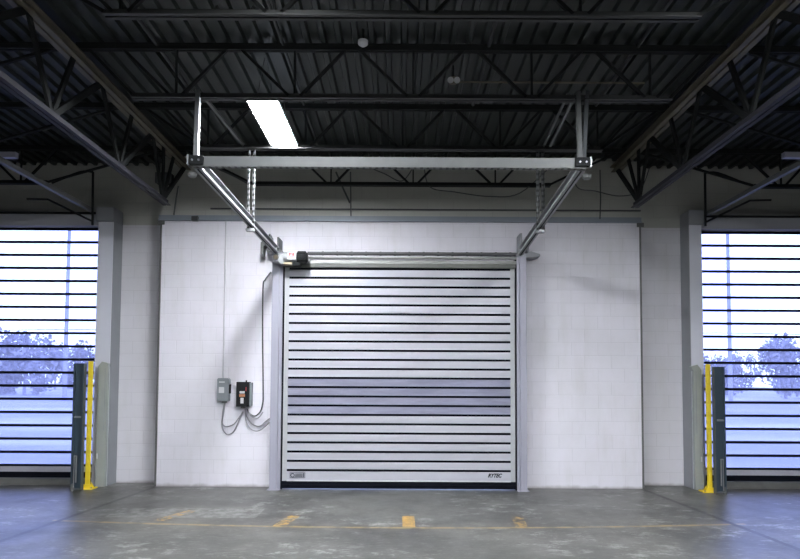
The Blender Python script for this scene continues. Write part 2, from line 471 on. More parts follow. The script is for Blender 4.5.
for s, x0, x1 in ((-1, at(270.5, 380, Y=8.74).x, PX0), (1, PX1, at(527, 380, Y=8.74).x)):
    c = MB()
    xa, xb = (x0, x1-.015)if s < 0 else (x0+.015, x1)
    xm = xa+(xb-xa)*(.72 if s < 0 else .28)
    c.box(min(xa, xm) if s < 0 else xm, xm if s < 0 else xb, 8.74, 9.0, 0, 3.56, .006)
    c.box(xm if s < 0 else xa, xb if s < 0 else xm, 8.77, 9.0, 0, 3.56, .004)
    c.build('side_column', M['alu'], d)
    c = MB(); c.box(x1-.016 if s < 0 else x0, x1 if s < 0 else x0+.016, 8.80, 8.86, .0, 3.5); c.build('guide_gap_seal', M['rubber'], d)
    c = MB(); c.box(x0-.03, x1-.01, 8.72, 9.0, 0, .012) if s < 0 else c.box(x0+.01, x1+.03, 8.72, 9.0, 0, .012); c.build('base_plate', M['alu'], d)
# head: cover plate, rollers, shaft
zz = lambda py, Y=8.80: at(400, py, Y=Y).z
h = MB(); h.box(-1.78, 1.76, 8.80, 9.0, zz(267.5), zz(263.8), .004); h.build('head_cover', M['lintelm'], d)
h = MB(); h.box(-1.78, 1.76, 8.79, 9.0, zz(263.7), zz(260.5), .004); h.build('head_cover', M['rollm'], d, label='paler upper strip of the head cover')
ZR = at(400, 257.8, Y=8.80).z; ZS = at(400, 253.8, Y=8.86).z
h = MB(); h.tube([(-1.72, 8.80, ZR), (1.76, 8.80, ZR)], .018, 16); h.build('head_roller', M['rollm'], d, smooth=True)
h = MB(); h.tube([(-1.42, 8.86, ZS), (1.79, 8.86, ZS)], .028, 12)
for k in range(14): h.tube([(-1.2+k*.22, 8.86, ZS), (-1.17+k*.22, 8.86, ZS)], .033, 12)
h.build('spring_shaft', M['shaftm'], d, smooth=True)
h = MB(); h.box(1.76, 2.00, 8.76, 8.99, 3.50, 3.56); h.box(1.80, 1.83, 8.72, 8.99, 3.5, 3.86); h.box(1.93, 1.95, 8.80, 8.99, 3.55, 3.86)
h.prof([(1.95, 3.5), (2.12, 3.53), (2.12, 3.56), (1.99, 3.60), (1.95, 3.60)], 8.80, 8.99, 'Y')
h.build('head_bracket', M['shade'], d)
h = MB(); h.box(-2.02, -1.80, 8.76, 8.99, 3.56, 3.60); h.box(-2.0, -1.97, 8.74, 8.99, 3.6, 3.82); h.box(-1.86, -1.83, 8.72, 8.99, 3.6, 3.78)
h.prof([(-1.99, 3.86), (-2.13, 3.72), (-2.13, 3.55), (-2.09, 3.50), (-2.09, 3.66), (-1.99, 3.74)], 8.82, 8.99, 'Y')
h.build('head_bracket', M['galv2'], d)
# badges
bd = MB(); bz = .205; bx = at(297.5, 474, Y=8.85).x
for (xa, xb, za, zb) in ((-.115, .115, .034, .040), (-.115, .115, -.040, -.034), (-.115, -.109, -.04, .04), (.109, .115, -.04, .04)):
    bd.box(bx+xa, bx+xb, 8.848, 8.853, bz+za, bz+zb)
ring = [(bx-.075+.026*math.cos(a), 8.850, bz+.026*math.sin(a)) for a in [k*math.pi/8 for k in range(17)]]
bd.tube(ring, .006, 6)
for k in range(3): bd.box(bx-.035, bx+.075, 8.848, 8.853, bz-.022+k*.017, bz-.014+k*.017)
bd.box(bx+.085, bx+.102, 8.847, 8.853, bz-.028, bz+.030)
bd.build('maker_badge', M['ink'], d, label='small framed grey emblem at the lower left of the curtain')
lettering('maker_lettering', 'RYTEC', .078, (at(494.5, 474, Y=8.85).x, 8.849, .212), M['dark_ink'], d, shear=.35, bold=.004, sx=.85)

# ------------------------------------------------------------------ motor
mp = at(291, 257.5, Y=8.62); mz = mp.z; mx = mp.x
mo = empty('door_motor', (mx, 8.62, mz), label='door motor with white sticker and black end cap above left end of the door', cat='motor')
E_ = lambda px: at(px, 257, Y=8.62).x
q = MB(); q.box(E_(274), E_(281), 8.53, 8.72, mz-.09, mz+.07, .02); q.box(E_(280), E_(285), 8.55, 8.70, mz-.11, mz+.03, .015); q.build('gearbox', M['galv'], mo, smooth=True)
q = MB(); q.tube([(E_(277.5), 8.53, mz-.02), (E_(277.5), 8.49, mz-.02)], .032, 14); q.build('drive_stub', M['brass'], mo, smooth=True)
q = MB(); q.tube([(E_(284), 8.62, mz), (E_(298), 8.62, mz)], .078, 20); q.build('motor_body', M['galv'], mo, smooth=True)
q = MB(); q.box(E_(288.5), E_(296.5), 8.530, 8.56, mz-.045, mz+.075, .004); st = q.build('sticker', M['label'], mo)
q = MB(); u = E_(290)
for (xa, xb, za, zb) in ((0, .014, -.005, .035), (.014, .04, .025, .035), (.018, .038, .008, .016), (.044, .056, -.005, .03), (.062, .076, -.005, .035), (0, .076, -.018, -.011)):
    q.box(u+xa, u+xb, 8.527, 8.531, mz+.012+za, mz+.012+zb)
q.build('red_mark', M['red'], st)
xa, xb = E_(297), E_(308)
q = MB(); q.tube([(xa, 8.62, mz), (xa+.02, 8.62, mz), (xb-.03, 8.62, mz), (xb, 8.62, mz)], [.075, .090, .090, .06], 20)
for k in range(12):
    a = rad(30*k); q.bar((xa+.015, 8.62+.09*math.cos(a), mz+.09*math.sin(a)), (xb-.03, 8.62+.09*math.cos(a), mz+.09*math.sin(a)), .008, .012)
q.build('fan_cover', M['black'], mo, smooth=True)
q = MB(); q.box(E_(293), E_(301), 8.56, 8.68, mz-.135, mz-.075, .012); q.build('terminal_box', M['black'], mo)
q = MB(); q.box(E_(284), E_(293), 8.56, 8.68, mz-.115, mz-.078, .008); q.build('mounting_foot', M['brass'], mo)

# ------------------------------------------------------------------ overhead track frame of the centre door
XB = 5.45; ZT = at(390, 163, Y=5.40).z
ZW = at(281, 251, Y=8.5).z
tf = empty('overhead_track_frame', (0, XB, ZT), label='galvanised overhead track frame hung from the roof in front of the centre door', cat='track frame')
XE = {-1: at(198, 165, Y=XB).x, 1: at(581, 165, Y=XB).x}
XW = {-1: at(277, 246, Y=8.5).x, 1: at(520, 250, Y=8.5).x}
for s in (-1, 1):
    X_ = XE[s]
    A_ = Vector((X_, XB, ZT)); B_ = Vector((XW[s], 8.47, ZW)); D_ = Vector((1, 0, 0))
    U_ = Vector((0, 0, 1))
    t = MB()   # rail: C-section opening inwards
    t.bar(A_-U_*.046, B_-U_*.046, .070, .008); t.bar(A_+U_*.046, B_+U_*.046, .070, .008)
    t.bar(A_+D_*.032*s, B_+D_*.032*s, .008, .10); t.bar(A_-D_*.032*s-U_*.036, B_-D_*.032*s-U_*.036, .006, .028)
    r_ = t.build('track_rail', M['galv'], tf)
    t = MB(); t.bar(A_-U_*.053, B_-U_*.053, .014, .005); t.build('slot_strip', M['black'], r_)
    t = MB(); x0 = X_-.08*s; t.box(X_+.055*s, x0, XB-.10, XB-.075, ZT-.035, ZT+.045)
    pl = t.build('end_plate', M['black'], tf)
    for dx in (.02, -.04):
        t = MB(); t.tube([(X_+dx*s, XB-.10, ZT), (X_+dx*s, XB-.112, ZT)], .009, 8); t.build('bolt', M['galv'], pl)
    t = MB(); t.box(X_+.055*s, X_+.068*s, XB-.11, XB-.06, ZT-.045, ZT+.05); t.build('end_tab', M['galv'], tf)
    t = MB(); xb_ = X_+.06*s; t.tube([(xb_, XB+.02, ZT-.115), (xb_, XB+.02, ZT-.085)], [.035, .048], 14); t.build('bumper', M['galv2'], tf, smooth=True)
    tp = at(198 if s < 0 else 578, 101, Y=5.85); tp.z = 4.58
    t = MB(); t.bar((X_+(-.02 if s < 0 else -.01), XB, ZT+.04), tp, .042, .042, up=(0, 1, 0)); t.build('hanger', M['galv' if s < 0 else 'galv2'], tf)
    if s > 0:
        t = MB(); t.bar((X_+.035, XB+.04, ZT-.02), (tp.x+.10, 5.87, 4.60), .035, .03, up=(0, 1, 0)); t.build('hanger', M['conduit'], tf)
    bk = at(243 if s < 0 else 550, 155, Y=7.15); bk.z = 4.55
    t = MB(); t.bar((tp.x-.02*s, 5.86, 4.57), bk, .03, .03); t.build('brace', M['galv2'], tf)
    if s > 0:
        t = MB(); t.bar((tp.x-.10, 5.86, 4.57), bk-Vector((.08, 0, 0)), .02, .03); t.build('brace', M['galv2'], tf)
    f_ = (7.15-XB)/(8.47-XB); m_ = A_.lerp(B_, f_)
    xh = at(250 if s < 0 else 541, 215, Y=7.15).x
    for dx in (-.032, .032):
        t = MB(); xx = xh+dx
        t.box(xx-.016, xx+.016, 7.19, 7.194, m_.z-.09, 4.56); t.box(xx+.012, xx+.016, 7.15, 7.19, m_.z-.09, 4.56)
        t.build('perforated_hanger', M['perf' if s < 0 else 'perf2'], tf)
    t = MB(); t.box(min(xh-.05, m_.x-.05), max(xh+.05, m_.x+.05), 7.13, 7.20, m_.z-.12, m_.z-.085, .006); t.build('hanger_foot', M['galv'], tf)
t = MB(); c0, c1 = XE[-1]-.03, XE[1]+.03
t.prof([(XB-.075, ZT-.045), (XB-.07, ZT-.045), (XB-.07, ZT+.04), (XB-.02, ZT+.04), (XB-.02, ZT+.047), (XB-.075, ZT+.047)], c0, c1)
t.box(c0, c1, XB-.075, XB-.02, ZT-.05, ZT-.043)
t.build('crossbar', M['perfbar'], tf)

# ------------------------------------------------------------------ side doors with clear slats
CY = 9.20                        # plane of the clear curtains
FY = 9.02                        # front face of the side columns
SZ0 = at(96, 465.5, Y=CY).z; SP = (at(96, 229.5, Y=CY).z-SZ0)/18
def side_door(n, s, label):
    d = empty('door_%d' % n, (6.9*s, CY, 0), kind='structure', label=label)
    ref = 97.5 if s < 0 else 701.5
    xi = abs(at(ref, 300, Y=CY).x); xo = xi+4.3         # inner and outer edge of the curtain
    xf = abs(at(95 if s < 0 else 703.5, 350, Y=FY).x)     # outer edge of its front face
    xi -= .06
    xc = abs(at(111.5 if s < 0 else 690.5, 300, Y=FY).x)     # corner of the column
    bx = lambda mb, a, b, *r: mb.box(a*s, b*s, *r)
    cl = MB(); hg = MB(); op = MB()
    for i in range(19):
        z = SZ0+i*SP
        bx(hg, xi, xo, CY-.012, CY+.012, z-.019, z+.019)
        if i < 18: bx(cl, xi, xo, CY-.005, CY+.004, z+.019, z+SP-.019)
    cl.build('clear_slats', M['clear'], d)
    hg.build('rubber_hinges', M['rubber'], d)
    bx(op, xi, xo, CY-.015, CY+.012, .185, SZ0-.015); op.build('bottom_slat', M['slat'], d)
    q = MB(); bx(q, xi, xo, CY-.02, CY+.02, .095, .18); q.build('bottom_seal', M['rubber'], d)
    q = MB(); bx(q, xc, xo+.2, FY+.04, WS-.005, at(90, 226, Y=FY+.04).z, at(90, 214, Y=FY+.04).z, .006); q.build('head_hood', M['hood'], d)
    q = MB(); bx(q, xi, xo+.2, FY+.02, FY+.04, at(90, 213.6, Y=FY).z, at(90, 211.6, Y=FY).z); q.build('hood_lip', M['black'], d)
    ct = at(110, 210, Y=FY).z
    q = MB(); q.prof([(xf*s, FY), (xc*s, FY), (xc*s, WS), ((xc+.03)*s, WS), ((xc+.03)*s, FY+.04), ((xf-.03)*s, FY+.04), ((xf-.03)*s, CY-.03), (xf*s, CY-.03)], 0, ct, 'Z')
    c = q.build('side_column', M['column'], d)
    q = MB(); q.box((xc-.012)*s, xc*s, FY+.01, WS, 0, ct); q.build('shaded_column_return', M['shade'], d, label='return face of the column with shade painted in')  # shade of the grazing light put into this face's colour
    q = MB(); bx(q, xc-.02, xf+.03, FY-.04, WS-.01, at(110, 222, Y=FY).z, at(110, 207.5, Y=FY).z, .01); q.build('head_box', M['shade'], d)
    g0 = abs(at(97 if s < 0 else 702, 400, Y=FY-.06).x); g1 = xc+.0
    q = MB(); q.prof([(g0*s, 0), (g0*s, 1.82), ((g0-.06)*s, 1.90), ((g0-.16)*s, 1.87), (g1*s, 1.80), (g1*s, 0)], FY-.06, FY, 'Y')
    g = q.build('column_guard', M['guard'], d)
    q = MB(); q.box((g1+.03)*s, (g1+.038)*s, FY-.064, FY-.06, .85, 1.80); q.build('seam', M['shade'], g)
    q = MB(); q.box((g0-.035)*s, (g0-.01)*s, FY-.07, FY-.06, .42, .50, .004); q.build('latch_plate', M['label'], g)
    q = MB(); bx(q, xo, xo+.27, FY, WS, 0, ct); q.build('side_column', M['column'], d)
    xr = abs(at(93 if s < 0 else 707, 211, Y=9.0).x); zr = at(93, 211, Y=9.0).z
    q = MB(); q.box((xr-.03)*s, (xr+.03)*s, 4.9, 8.97, zr-.03, zr+.03); q.build('track_rail', M['galv2'], d)
    p = at(17 if s < 0 else 783, 155.5, Y=7.1)
    q = MB(); q.box(p.x, 6.9*s, 7.07, 7.13, p.z-.035, p.z+.035); q.build('crossbar', M['alu'], d)
    W_ = lambda px, py: at(px if s < 0 else 798-px, py+(1 if s > 0 else 0), Y=8.85)
    q = MB(); q.tube([W_(92.5, 225), W_(93, 172)], .018, 8); q.build('drop_rod', M['black'], d)
    q = MB(); q.tube(spline([W_(93, 172), W_(80, 172), (W_(52, 183))], 4), .016, 8); q.build('drop_rod', M['black'], d)
    q = MB(); q.tube([W_(92, 221), W_(48, 199.5), W_(27, 199)], .016, 8); q.build('drop_rod', M['black'], d)
    q = MB(); q.prof([(CY-.12, 0), (CY-.06, .09), (9.6, .09), (9.6, 0)], (xi-.0)*s, (xo+.1)*s); struct('trim_%d' % (n+3), q, M['sill'], 'low concrete threshold under the %s clear door' % ('left' if s < 0 else 'right'))
    return d
side_door(2, -1, 'left door of clear slats showing daylight')
side_door(3, 1, 'right door of clear slats showing daylight')

# guard posts beside them
def posts(s, side):
    p = at(90.5 if s < 0 else 707.5, 487 if s < 0 else 490, Z=0); y0 = 8.80; x = at(90.5 if s < 0 else 707.5, 430, Y=y0).x
    t = empty('safety_guard_post', (x, y0, 0), label='tall yellow steel angle guard post beside the %s clear door' % side, cat='guard post', group='yellow guard posts')
    q = MB(); q.prof([(x-.036*s, y0-.045), (x+.036*s, y0-.045), (x+.036*s, y0+.02), (x+.028*s, y0+.02), (x+.028*s, y0-.035), (x-.036*s, y0-.035)], .015, 1.90, 'Z')
    q.build('angle_upright', M['yellow'], t)
    q = MB(); q.box(x-.11, x+.09, y0-.09, y0+.08, 0, .015); q.box(x-.06, x+.06, y0-.055, y0-.045, .015, .07); q.prof([(x-.10*s, .015), (x-.042*s, .015), (x-.042*s, .10)], y0-.03, y0-.02, 'Y')
    bp = q.build('base_plate', M['yellow'], t)
    for dx in (-.085, .065):
        q = MB(); q.tube([(x+dx, y0-.06, .015), (x+dx, y0-.06, .03)], .012, 6); q.build('bolt', M['galv'], bp)
    # dark slotted channel post
    y0 = 8.66; x = at(78.8 if s < 0 else 718.8, 430, Y=y0).x
    t = empty('dark_channel_post', (x, y0, 0), label='dark slate channel post with pale bracket in front of the %s clear door' % side, cat='channel post', group='dark channel posts')
    q = MB(); q.prof([(x-.075, y0+.03), (x-.075, y0-.05), (x-.052, y0-.05), (x-.052, y0-.02), (x+.052, y0-.02), (x+.052, y0-.05), (x+.075, y0-.05), (x+.075, y0+.03)], .03, 1.86, 'Z')
    q.build('channel', M['navy'], t)
    q = MB(); q.box(x-.06, x+.06, y0-.05, y0-.02, 1.06, 1.085)
    q.build('catch_bar', M['galv'], t)
    q = MB(); q.box(x-.012*s, x+.0*s, y0-.065, y0-.045, .12, .50); q.box(x-.012*s, x+.03*s, y0-.065, y0-.045, .50, .512); q.box(x+.02*s, x+.03*s, y0-.06, y0-.05, .05, .50)
    q.build('lift_bracket', M['galv'], t)
    q = MB(); q.tube([(x+.05*s, y0-.04, 0), (x+.05*s, y0-.04, .10)], [.03, .018], 10); q.tube([(x-.05*s, y0+.02, 0), (x-.05*s, y0+.02, .06)], [.03, .018], 10); q.box(x-.07, x+.07, y0-.06, y0+.04, .02, .035)
    q.build('foot', M['galv2'], t)
posts(-1, 'left'); posts(1, 'right')

# ------------------------------------------------------------------ electrical boxes, cables
gb = empty('disconnect_switch_box', (-2.69, 8.92, 1.30), label='small grey switch box with white label on the wall left of the black box', cat='switch box')
q = MB(); q.prof([(-2.775, 1.31), (-2.775, 1.64), (-2.76, 1.655), (-2.615, 1.655), (-2.60, 1.64), (-2.60, 1.31)], 8.90, 9.0, 'Y'); q.box(-2.772, -2.603, 8.89, 8.90, 1.33, 1.63, .003); bo = q.build('enclosure', M['greybox'], gb)
q = MB(); q.box(-2.745, -2.665, 8.887, 8.890, 1.43, 1.52); q.build('label_plate', M['label'], gb)
q = MB(); q.box(-2.745, -2.66, 8.887, 8.890, 1.585, 1.605); q.build('rating_plate', M['label'], gb)
q = MB(); q.box(-2.60, -2.575, 8.91, 8.95, 1.42, 1.56, .005); q.bar((-2.585, 8.93, 1.45), (-2.565, 8.88, 1.56), .02, .02); q.build('switch_lever', M['black'], gb)
q = MB(); q.box(-2.71, -2.64, 8.93, 8.98, 1.275, 1.31, .004); q.build('cable_gland', M['galv2'], gb)
bb = empty('black_control_box', (-2.37, 8.9, 1.22), label='black control box with white and orange labels on the wall beside the door', cat='control box')
q = MB(); q.box(-2.475, -2.285, 8.86, 9.0, 1.225, 1.60, .005); q.build('enclosure', M['black'], bb)
q = MB(); q.box(-2.283, -2.255, 8.90, 9.0, 1.235, 1.59); q.build('side_plate', M['greybox'], bb)
q = MB(); q.box(-2.42, -2.345, 8.856, 8.86, 1.425, 1.46); q.build('label_plate', M['label'], bb)
q = MB(); q.box(-2.425, -2.34, 8.856, 8.86, 1.375, 1.415); q.box(-2.42, -2.35, 8.855, 8.856, 1.387, 1.393); q.build('orange_label', M['orange'], bb)
q = MB(); q.box(-2.405, -2.36, 8.855, 8.86, 1.275, 1.36); q.build('push_button_plate', M['label'], bb)
q = MB(); q.box(-2.332, -2.318, 8.855, 8.86, 1.46, 1.52); q.build('warning_strip', M['red'], bb)
q = MB(); q.tube([(-2.34, 8.93, 1.60), (-2.34, 8.93, 1.625)], .012, 8); q.build('indicator_stud', M['black'], bb)
q = MB(); q.box(-2.42, -2.36, 8.93, 8.98, 1.20, 1.225); q.build('cable_gland', M['galv2'], bb)

def cable(pxs, r, m, label, cat='cable', Y=8.975, name='cable', grp=None):
    q = MB(); q.tube(spline([at(x, y, Y=Y) for x, y in pxs], 6), r, 8)
    return q.build(name, M[m], smooth=True, label=label, cat=cat, group=grp)
cable([(224.5, 403), (223, 411), (222, 424), (224, 431), (228, 434.5), (234, 431), (240, 418), (243, 411.5)], .009, 'cable', 'lowest hanging cable loop between grey switch box and black box')
cable([(225, 403), (223.5, 414), (222.5, 423), (226, 426.5), (234, 424), (240, 416), (242.5, 412)], .009, 'cable', 'upper shallow cable loop between grey switch box and black box', Y=8.95)
cable([(245.5, 409), (246, 420), (250, 428), (256, 431), (262, 429), (269.5, 422.5)], .009, 'cable', 'lower cable looping from the black box to the door column', Y=8.95)
cable([(245, 409), (247, 417), (253, 424.5), (260, 426), (265, 422), (269.5, 418.5)], .009, 'cable', 'middle cable looping from the black box to the door column')
cable([(247, 409), (250, 414), (255, 416), (260, 412), (262.3, 405), (263.2, 392), (262.6, 340), (263, 288), (265, 280), (271, 272)], .011, 'conduit', 'dark flexible conduit beside the door column, dropping to the black box', 'conduit', 8.96, 'flexible_conduit')
cable([(248, 410), (251, 416), (258, 418), (263, 412)], .008, 'cable', 'short pale cable curled under the black box', Y=8.93)
q = MB(); q.tube([(-2.71, 8.98, 1.655), (-2.71, 8.98, LZ)], .013, 8); q.build('wall_conduit', M['paleconduit'], smooth=True, label='straight white painted conduit rising from the grey switch box', cat='conduit')

# ------------------------------------------------------------------ roof steel
JB, JT = at(400, 99.5, Y=5.85).z, DZ-.02
def joist(Y, x0, x1, b0, b1, label, nodes):
    """bar joist from seat x0 to seat x1; bottom chord b0..b1; webs at nodes"""
    t = empty('roof_joist', ((x0+x1)/2, Y, JB), label=label, cat='roof joist', group='open web roof joists')
    q = MB()
    for dy in (-.032, .008): q.box(x0, x1, Y+dy, Y+dy+.024, JT-.05, JT)
    q.box(x0, x1, Y-.035, Y+.035, JT-.006, JT+.012)
    q.build('top_chord', M['steel'], t)
    q = MB()
    for dy in (-.042, .010): q.box(b0, b1, Y+dy, Y+dy+.032, JB-.005, JB+.006); q.box(b0, b1, Y+(-.015 if dy < 0 else .010), Y+(-.010 if dy < 0 else .015), JB, JB+.05)
    q.build('bottom_chord', M['steel' if Y > 8 else 'chord'], t)  # light painted in: paler steel on lit rows, dark on the backlit one
    segs = []
    for x in nodes:
        segs.append(((x, JT-.03), (x, JB+.02)))
        if x-.60 > x0: segs.append(((x-.06, JB+.03), (x-.56, JT-.03)))
        if x+.60 < x1: segs.append(((x+.06, JB+.03), (x+.52, JT-.03)))
    segs.append(((b0+.02, JB+.02), (x0+.10, JT-.02))); segs.append(((b1-.02, JB+.02), (x1-.10, JT-.02)))
    for (a, c) in segs:
        q = MB(); q.bar((a[0], Y, a[1]), (c[0], Y, c[1]), .020 if abs(a[0]-c[0]) < .01 else .028, .020 if abs(a[0]-c[0]) < .01 else .030, up=(0, 1, 0))
        q.build('web_bar', M['steel'], t)
    return t
rows = ((8.5, 'nearest the door wall'), (7.15, 'second from the door wall'), (5.85, 'third from the door wall, with the hangers'), (4.5, 'nearest the camera'))
for Y, where in rows:
    off = {8.5: .18, 7.15: .02, 5.85: .12, 4.5: .2}[Y]
    e0 = {8.5: 2.2, 7.15: 2.5, 5.85: 2.75, 4.5: 2.35}[Y]
    joist(Y, -3.32, 3.32, -e0, e0, 'dark open web roof joist over middle bay, '+where, [off+1.21*k for k in (-2, -1, 0, 1) if -e0 < off+1.21*k < e0-.1]+([off+2.42] if off+2.42 < e0 else []))
    for s, nm in ((-1, 'left'), (1, 'right')):
        if Y < 5: continue
        a, b_ = sorted((3.38*s, 10.0*s)); c0, c1 = sorted((5.2*s, 8.4*s))
        joist(Y, a, b_, c0, c1, 'dark open web joist over %s bay, %s' % (nm, where), [5.6*s, 6.8*s])
for s, nm in ((-1, 'left'), (1, 'right')):
    X_ = 3.35*s; GB, GT = at(168, 206, X=-3.35).z, DZ-.09
    t = empty('joist_girder', (X_, 4, GB), label='deep trussed roof girder with tan top chord running away on the %s' % nm, cat='roof girder', group='trussed roof girders')
    q = MB()
    for dx in (-.070, .012): q.box(X_+dx, X_+dx+.058, -8.9, 9.0, GT-.085, GT-.075); q.box(X_+(-.022 if dx < 0 else .012), X_+(-.012 if dx < 0 else .022), -8.9, 9.0, GT-.075, GT-.01)
    q.box(X_-.085, X_+.085, -8.9, 9.0, GT-.012, GT)
    q.build('top_chord', M['tan'], t)
    q = MB()
    for dx in (-.053, .008): q.box(X_+dx, X_+dx+.045, -8.9, 8.28, GB-.005, GB+.005); q.box(X_+(-.020 if dx < 0 else .010), X_+(-.010 if dx < 0 else .020), -8.9, 8.28, GB, GB+.07)
    q.build('bottom_chord', M['girder'], t)
    N = [(8.12, 8.95), (8.12, 8.5), (8.12, 7.75), (8.12, 8.12), (6.85, 7.75), (6.85, 7.15), (6.85, 6.4), (5.5, 6.4), (5.5, 5.85), (5.5, 5.1), (4.15, 5.1), (4.15, 4.5), (4.15, 3.8), (2.9, 3.8), (2.9, 3.15)]
    for a, c in N:
        q = MB(); th = .062 if abs(a-c) > .5 else .05
        q.bar((X_, a, GB+.03), (X_, c, GT-.04), th, th*.6, up=(1, 0, 0)); q.build('web_bar', M['steel'], t)
# conduits under the deck running towards the wall
for px, py, Z, y0, y1, r, lb in ((190, 90, 5.05, 2.5, 7.1, .022, 'dark conduit under the deck left of the lit lamp'), (477, 90, 5.05, 4.6, 7.1, .022, 'dark conduit under the deck right of the lit lamp'), (292, 70, 5.05, 4.6, 8.9, .016, 'thin dark conduit under the deck just right above the lit lamp'), (628, 60, 5.05, 4.6, 7.1, .02, 'dark conduit under the deck near the right roof girder')):
    p = at(px, py, Z=Z)
    q = MB(); q.tube([(p.x, y0, Z), (p.x, y1, Z)], r, 8); q.build('roof_conduit', M['chord'], label=lb, cat='conduit')
p0 = at(453, 82, Y=6.3); p1 = at(640, 83, Y=6.3)
q = MB(); q.tube([(p0.x, 6.3, p0.z), (p1.x+.05, 6.3, p0.z)], .010, 8)
q.build('sprinkler_pipe', M['tan'], label='thin tan pipe running right under the deck from the small twin head', cat='pipe')
t = empty('emergency_twin_lamp', (p0.x, 6.3, p0.z), label='small twin lamp head at the left end of the thin tan pipe', cat='lamp head')
q = MB(); q.tube([(p0.x-.035, 6.25, p0.z-.02), (p0.x-.035, 6.20, p0.z-.03)], [.02, .035], 12); q.build('lamp_head', M['label'], t)
q = MB(); q.tube([(p0.x+.035, 6.25, p0.z-.02), (p0.x+.035, 6.20, p0.z-.03)], [.02, .035], 12); q.build('lamp_head', M['label'], t)
q = MB(); q.box(p0.x-.04, p0.x+.04, 6.25, 6.31, p0.z-.03, p0.z+.04, .006); q.build('body', M['tan'], t)
q = MB(); q.tube([(p0.x, 6.28, p0.z+.04), (p0.x, 6.28, DZ+.02)], .010, 8); q.build('stem', M['steel'], t)
p = at(363, 44, Y=5.6)
t = empty('smoke_detector', (p.x, 5.6, p.z), label='small pale round detector under the deck right of the lit lamp', cat='detector')
q = MB(); q.tube([(p.x, 5.6, p.z+.03), (p.x, 5.6, p.z), (p.x, 5.6, p.z-.02)], [.05, .05, .025], 16); q.build('dome', M['label'], t, smooth=True)
q = MB(); q.tube([(p.x, 5.6, p.z+.03), (p.x, 5.6, DZ+.01)], .012, 8); q.build('stem', M['steel'], t)
p = at(382, 88, Y=6.2)
# coiled cable above the near joist
p = at(235, 0, Y=5.3)
q = MB()
for k in range(3):
    q.tube([(p.x+(.17+.008*k)*math.cos(a), 5.3+.01*k, p.z-.02+(.14+.006*k)*math.sin(a)) for a in [j*math.pi/16 for j in range(33)]], .006, 6)
q.build('coiled_cable', M['chord'], label='coil of dark cable hung under the deck at the top of the view', cat='cable')
# sagging cables and rods against the upper wall
cable([(424, 166), (430, 187), (455, 192), (490, 196.5), (520, 193), (552, 165)], .008, 'conduit', 'dark cable sagging between hangers on the grey wall above the door', Y=8.5, name='sagging_cable')
cable([(573, 166), (577, 187), (595, 191), (620, 196), (640, 190), (650, 166)], .008, 'conduit', 'dark cable sagging right of the right hanger near the right roof girder', Y=8.5, name='sagging_cable')
cable([(366, 166), (385, 174), (402, 181), (414, 166)], .008, 'conduit', 'short dark cable sagging above the middle of the crossbar', Y=8.5, name='sagging_cable')
cable([(336, 172), (343, 188), (350, 203)], .014, 'conduit', 'slanting dark conduit on the grey wall right of the left hanger', 'conduit', 8.8, 'wall_conduit')
cable([(350.5, 172), (350.7, 190), (351, 216)], .010, 'conduit', 'vertical dark conduit meeting the slanting one on the grey wall', 'conduit', 8.9, 'wall_conduit')
cable([(600, 170), (600.5, 200), (600, 219)], .010, 'conduit', 'thin vertical conduit on the grey wall right of the right hanger', 'conduit', 8.9, 'wall_conduit')
cable([(216, 168), (232, 175), (247, 183)], .014, 'conduit', 'dark sloping rod on the grey wall between left track and left hanger', 'rod', 8.7, 'wall_rod')
cable([(178.5, 186), (176, 200), (174, 215)], .012, 'conduit', 'short dark conduit dropping from the junction box to the lintel', 'conduit', 8.93, 'wall_conduit')
p = at(183, 178, Y=8.92)
p.x -= .28
t = empty('junction_box', (p.x, 8.92, p.z-.1), label='black junction box high on the wall left of the crossbar end', cat='junction box')
q = MB(); q.box(p.x-.12, p.x+.12, 8.86, 8.98, p.z-.10, p.z+.06, .006); q.build('body', M['black'], t)
q = MB(); q.box(p.x-.125, p.x+.125, 8.85, 8.862, p.z-.105, p.z+.065, .003); q.build('cover', M['conduit'], t)
q = MB(); q.tube([(p.x-.08, 8.92, p.z+.06), (p.x-.08, 8.92, DZ)], .012, 8); q.build('feed_conduit', M['conduit'], t)
q = MB(); q.box(at(193, 218, Y=9).x, at(199, 218, Y=9).x, 8.93, 8.985, LZ-.01, LZ+.06); q.build('conduit_clip', M['conduit'], label='tiny dark clip under the lintel near its left end', cat='clip')

# ------------------------------------------------------------------ ceiling light fixtures
def fixture(x, y, z, label, L=1.2, W=.30, lens='lens'):
    t = empty('ceiling_light', (x, y, z), label=label, cat='ceiling light', group='long ceiling lights')
    q = MB(); q.prof([(x-W/2-.01, z-.004), (x-W/2-.02, z+.02), (x-.10, z+.055), (x+.10, z+.055), (x+W/2+.02, z+.02), (x+W/2+.01, z-.004), (x+W/2+.0, z+.012), (x-W/2, z+.012)], y-L/2, y+L/2, 'Y')
    q.build('housing', M['housing'], t)
    q = MB(); q.box(x-W/2, x+W/2, y-L/2+.01, y+L/2-.01, z+.001, z+.010); q.build('lens', M[lens], t)
    q = MB(); q.box(x-.07, x+.07, y-L/2+.25, y+L/2-.1, z+.056, z+.059); q.build('added_uplight', M['uplens'], t)  # added glow on top, spills light onto the deck above
    for dy in (-.45, .45):
        for sx in (-1, 1):
            q = MB(); q.tube([(x+sx*.09, y+dy, z+.055), (x, y+dy, DZ+.02)], .003, 5); q.build('hanging_wire', M['galv2'], t)
    return t
fixture(-1.44, 6.50, 4.525, 'lit long ceiling light glaring white, the only one in view', lens='dimlens')
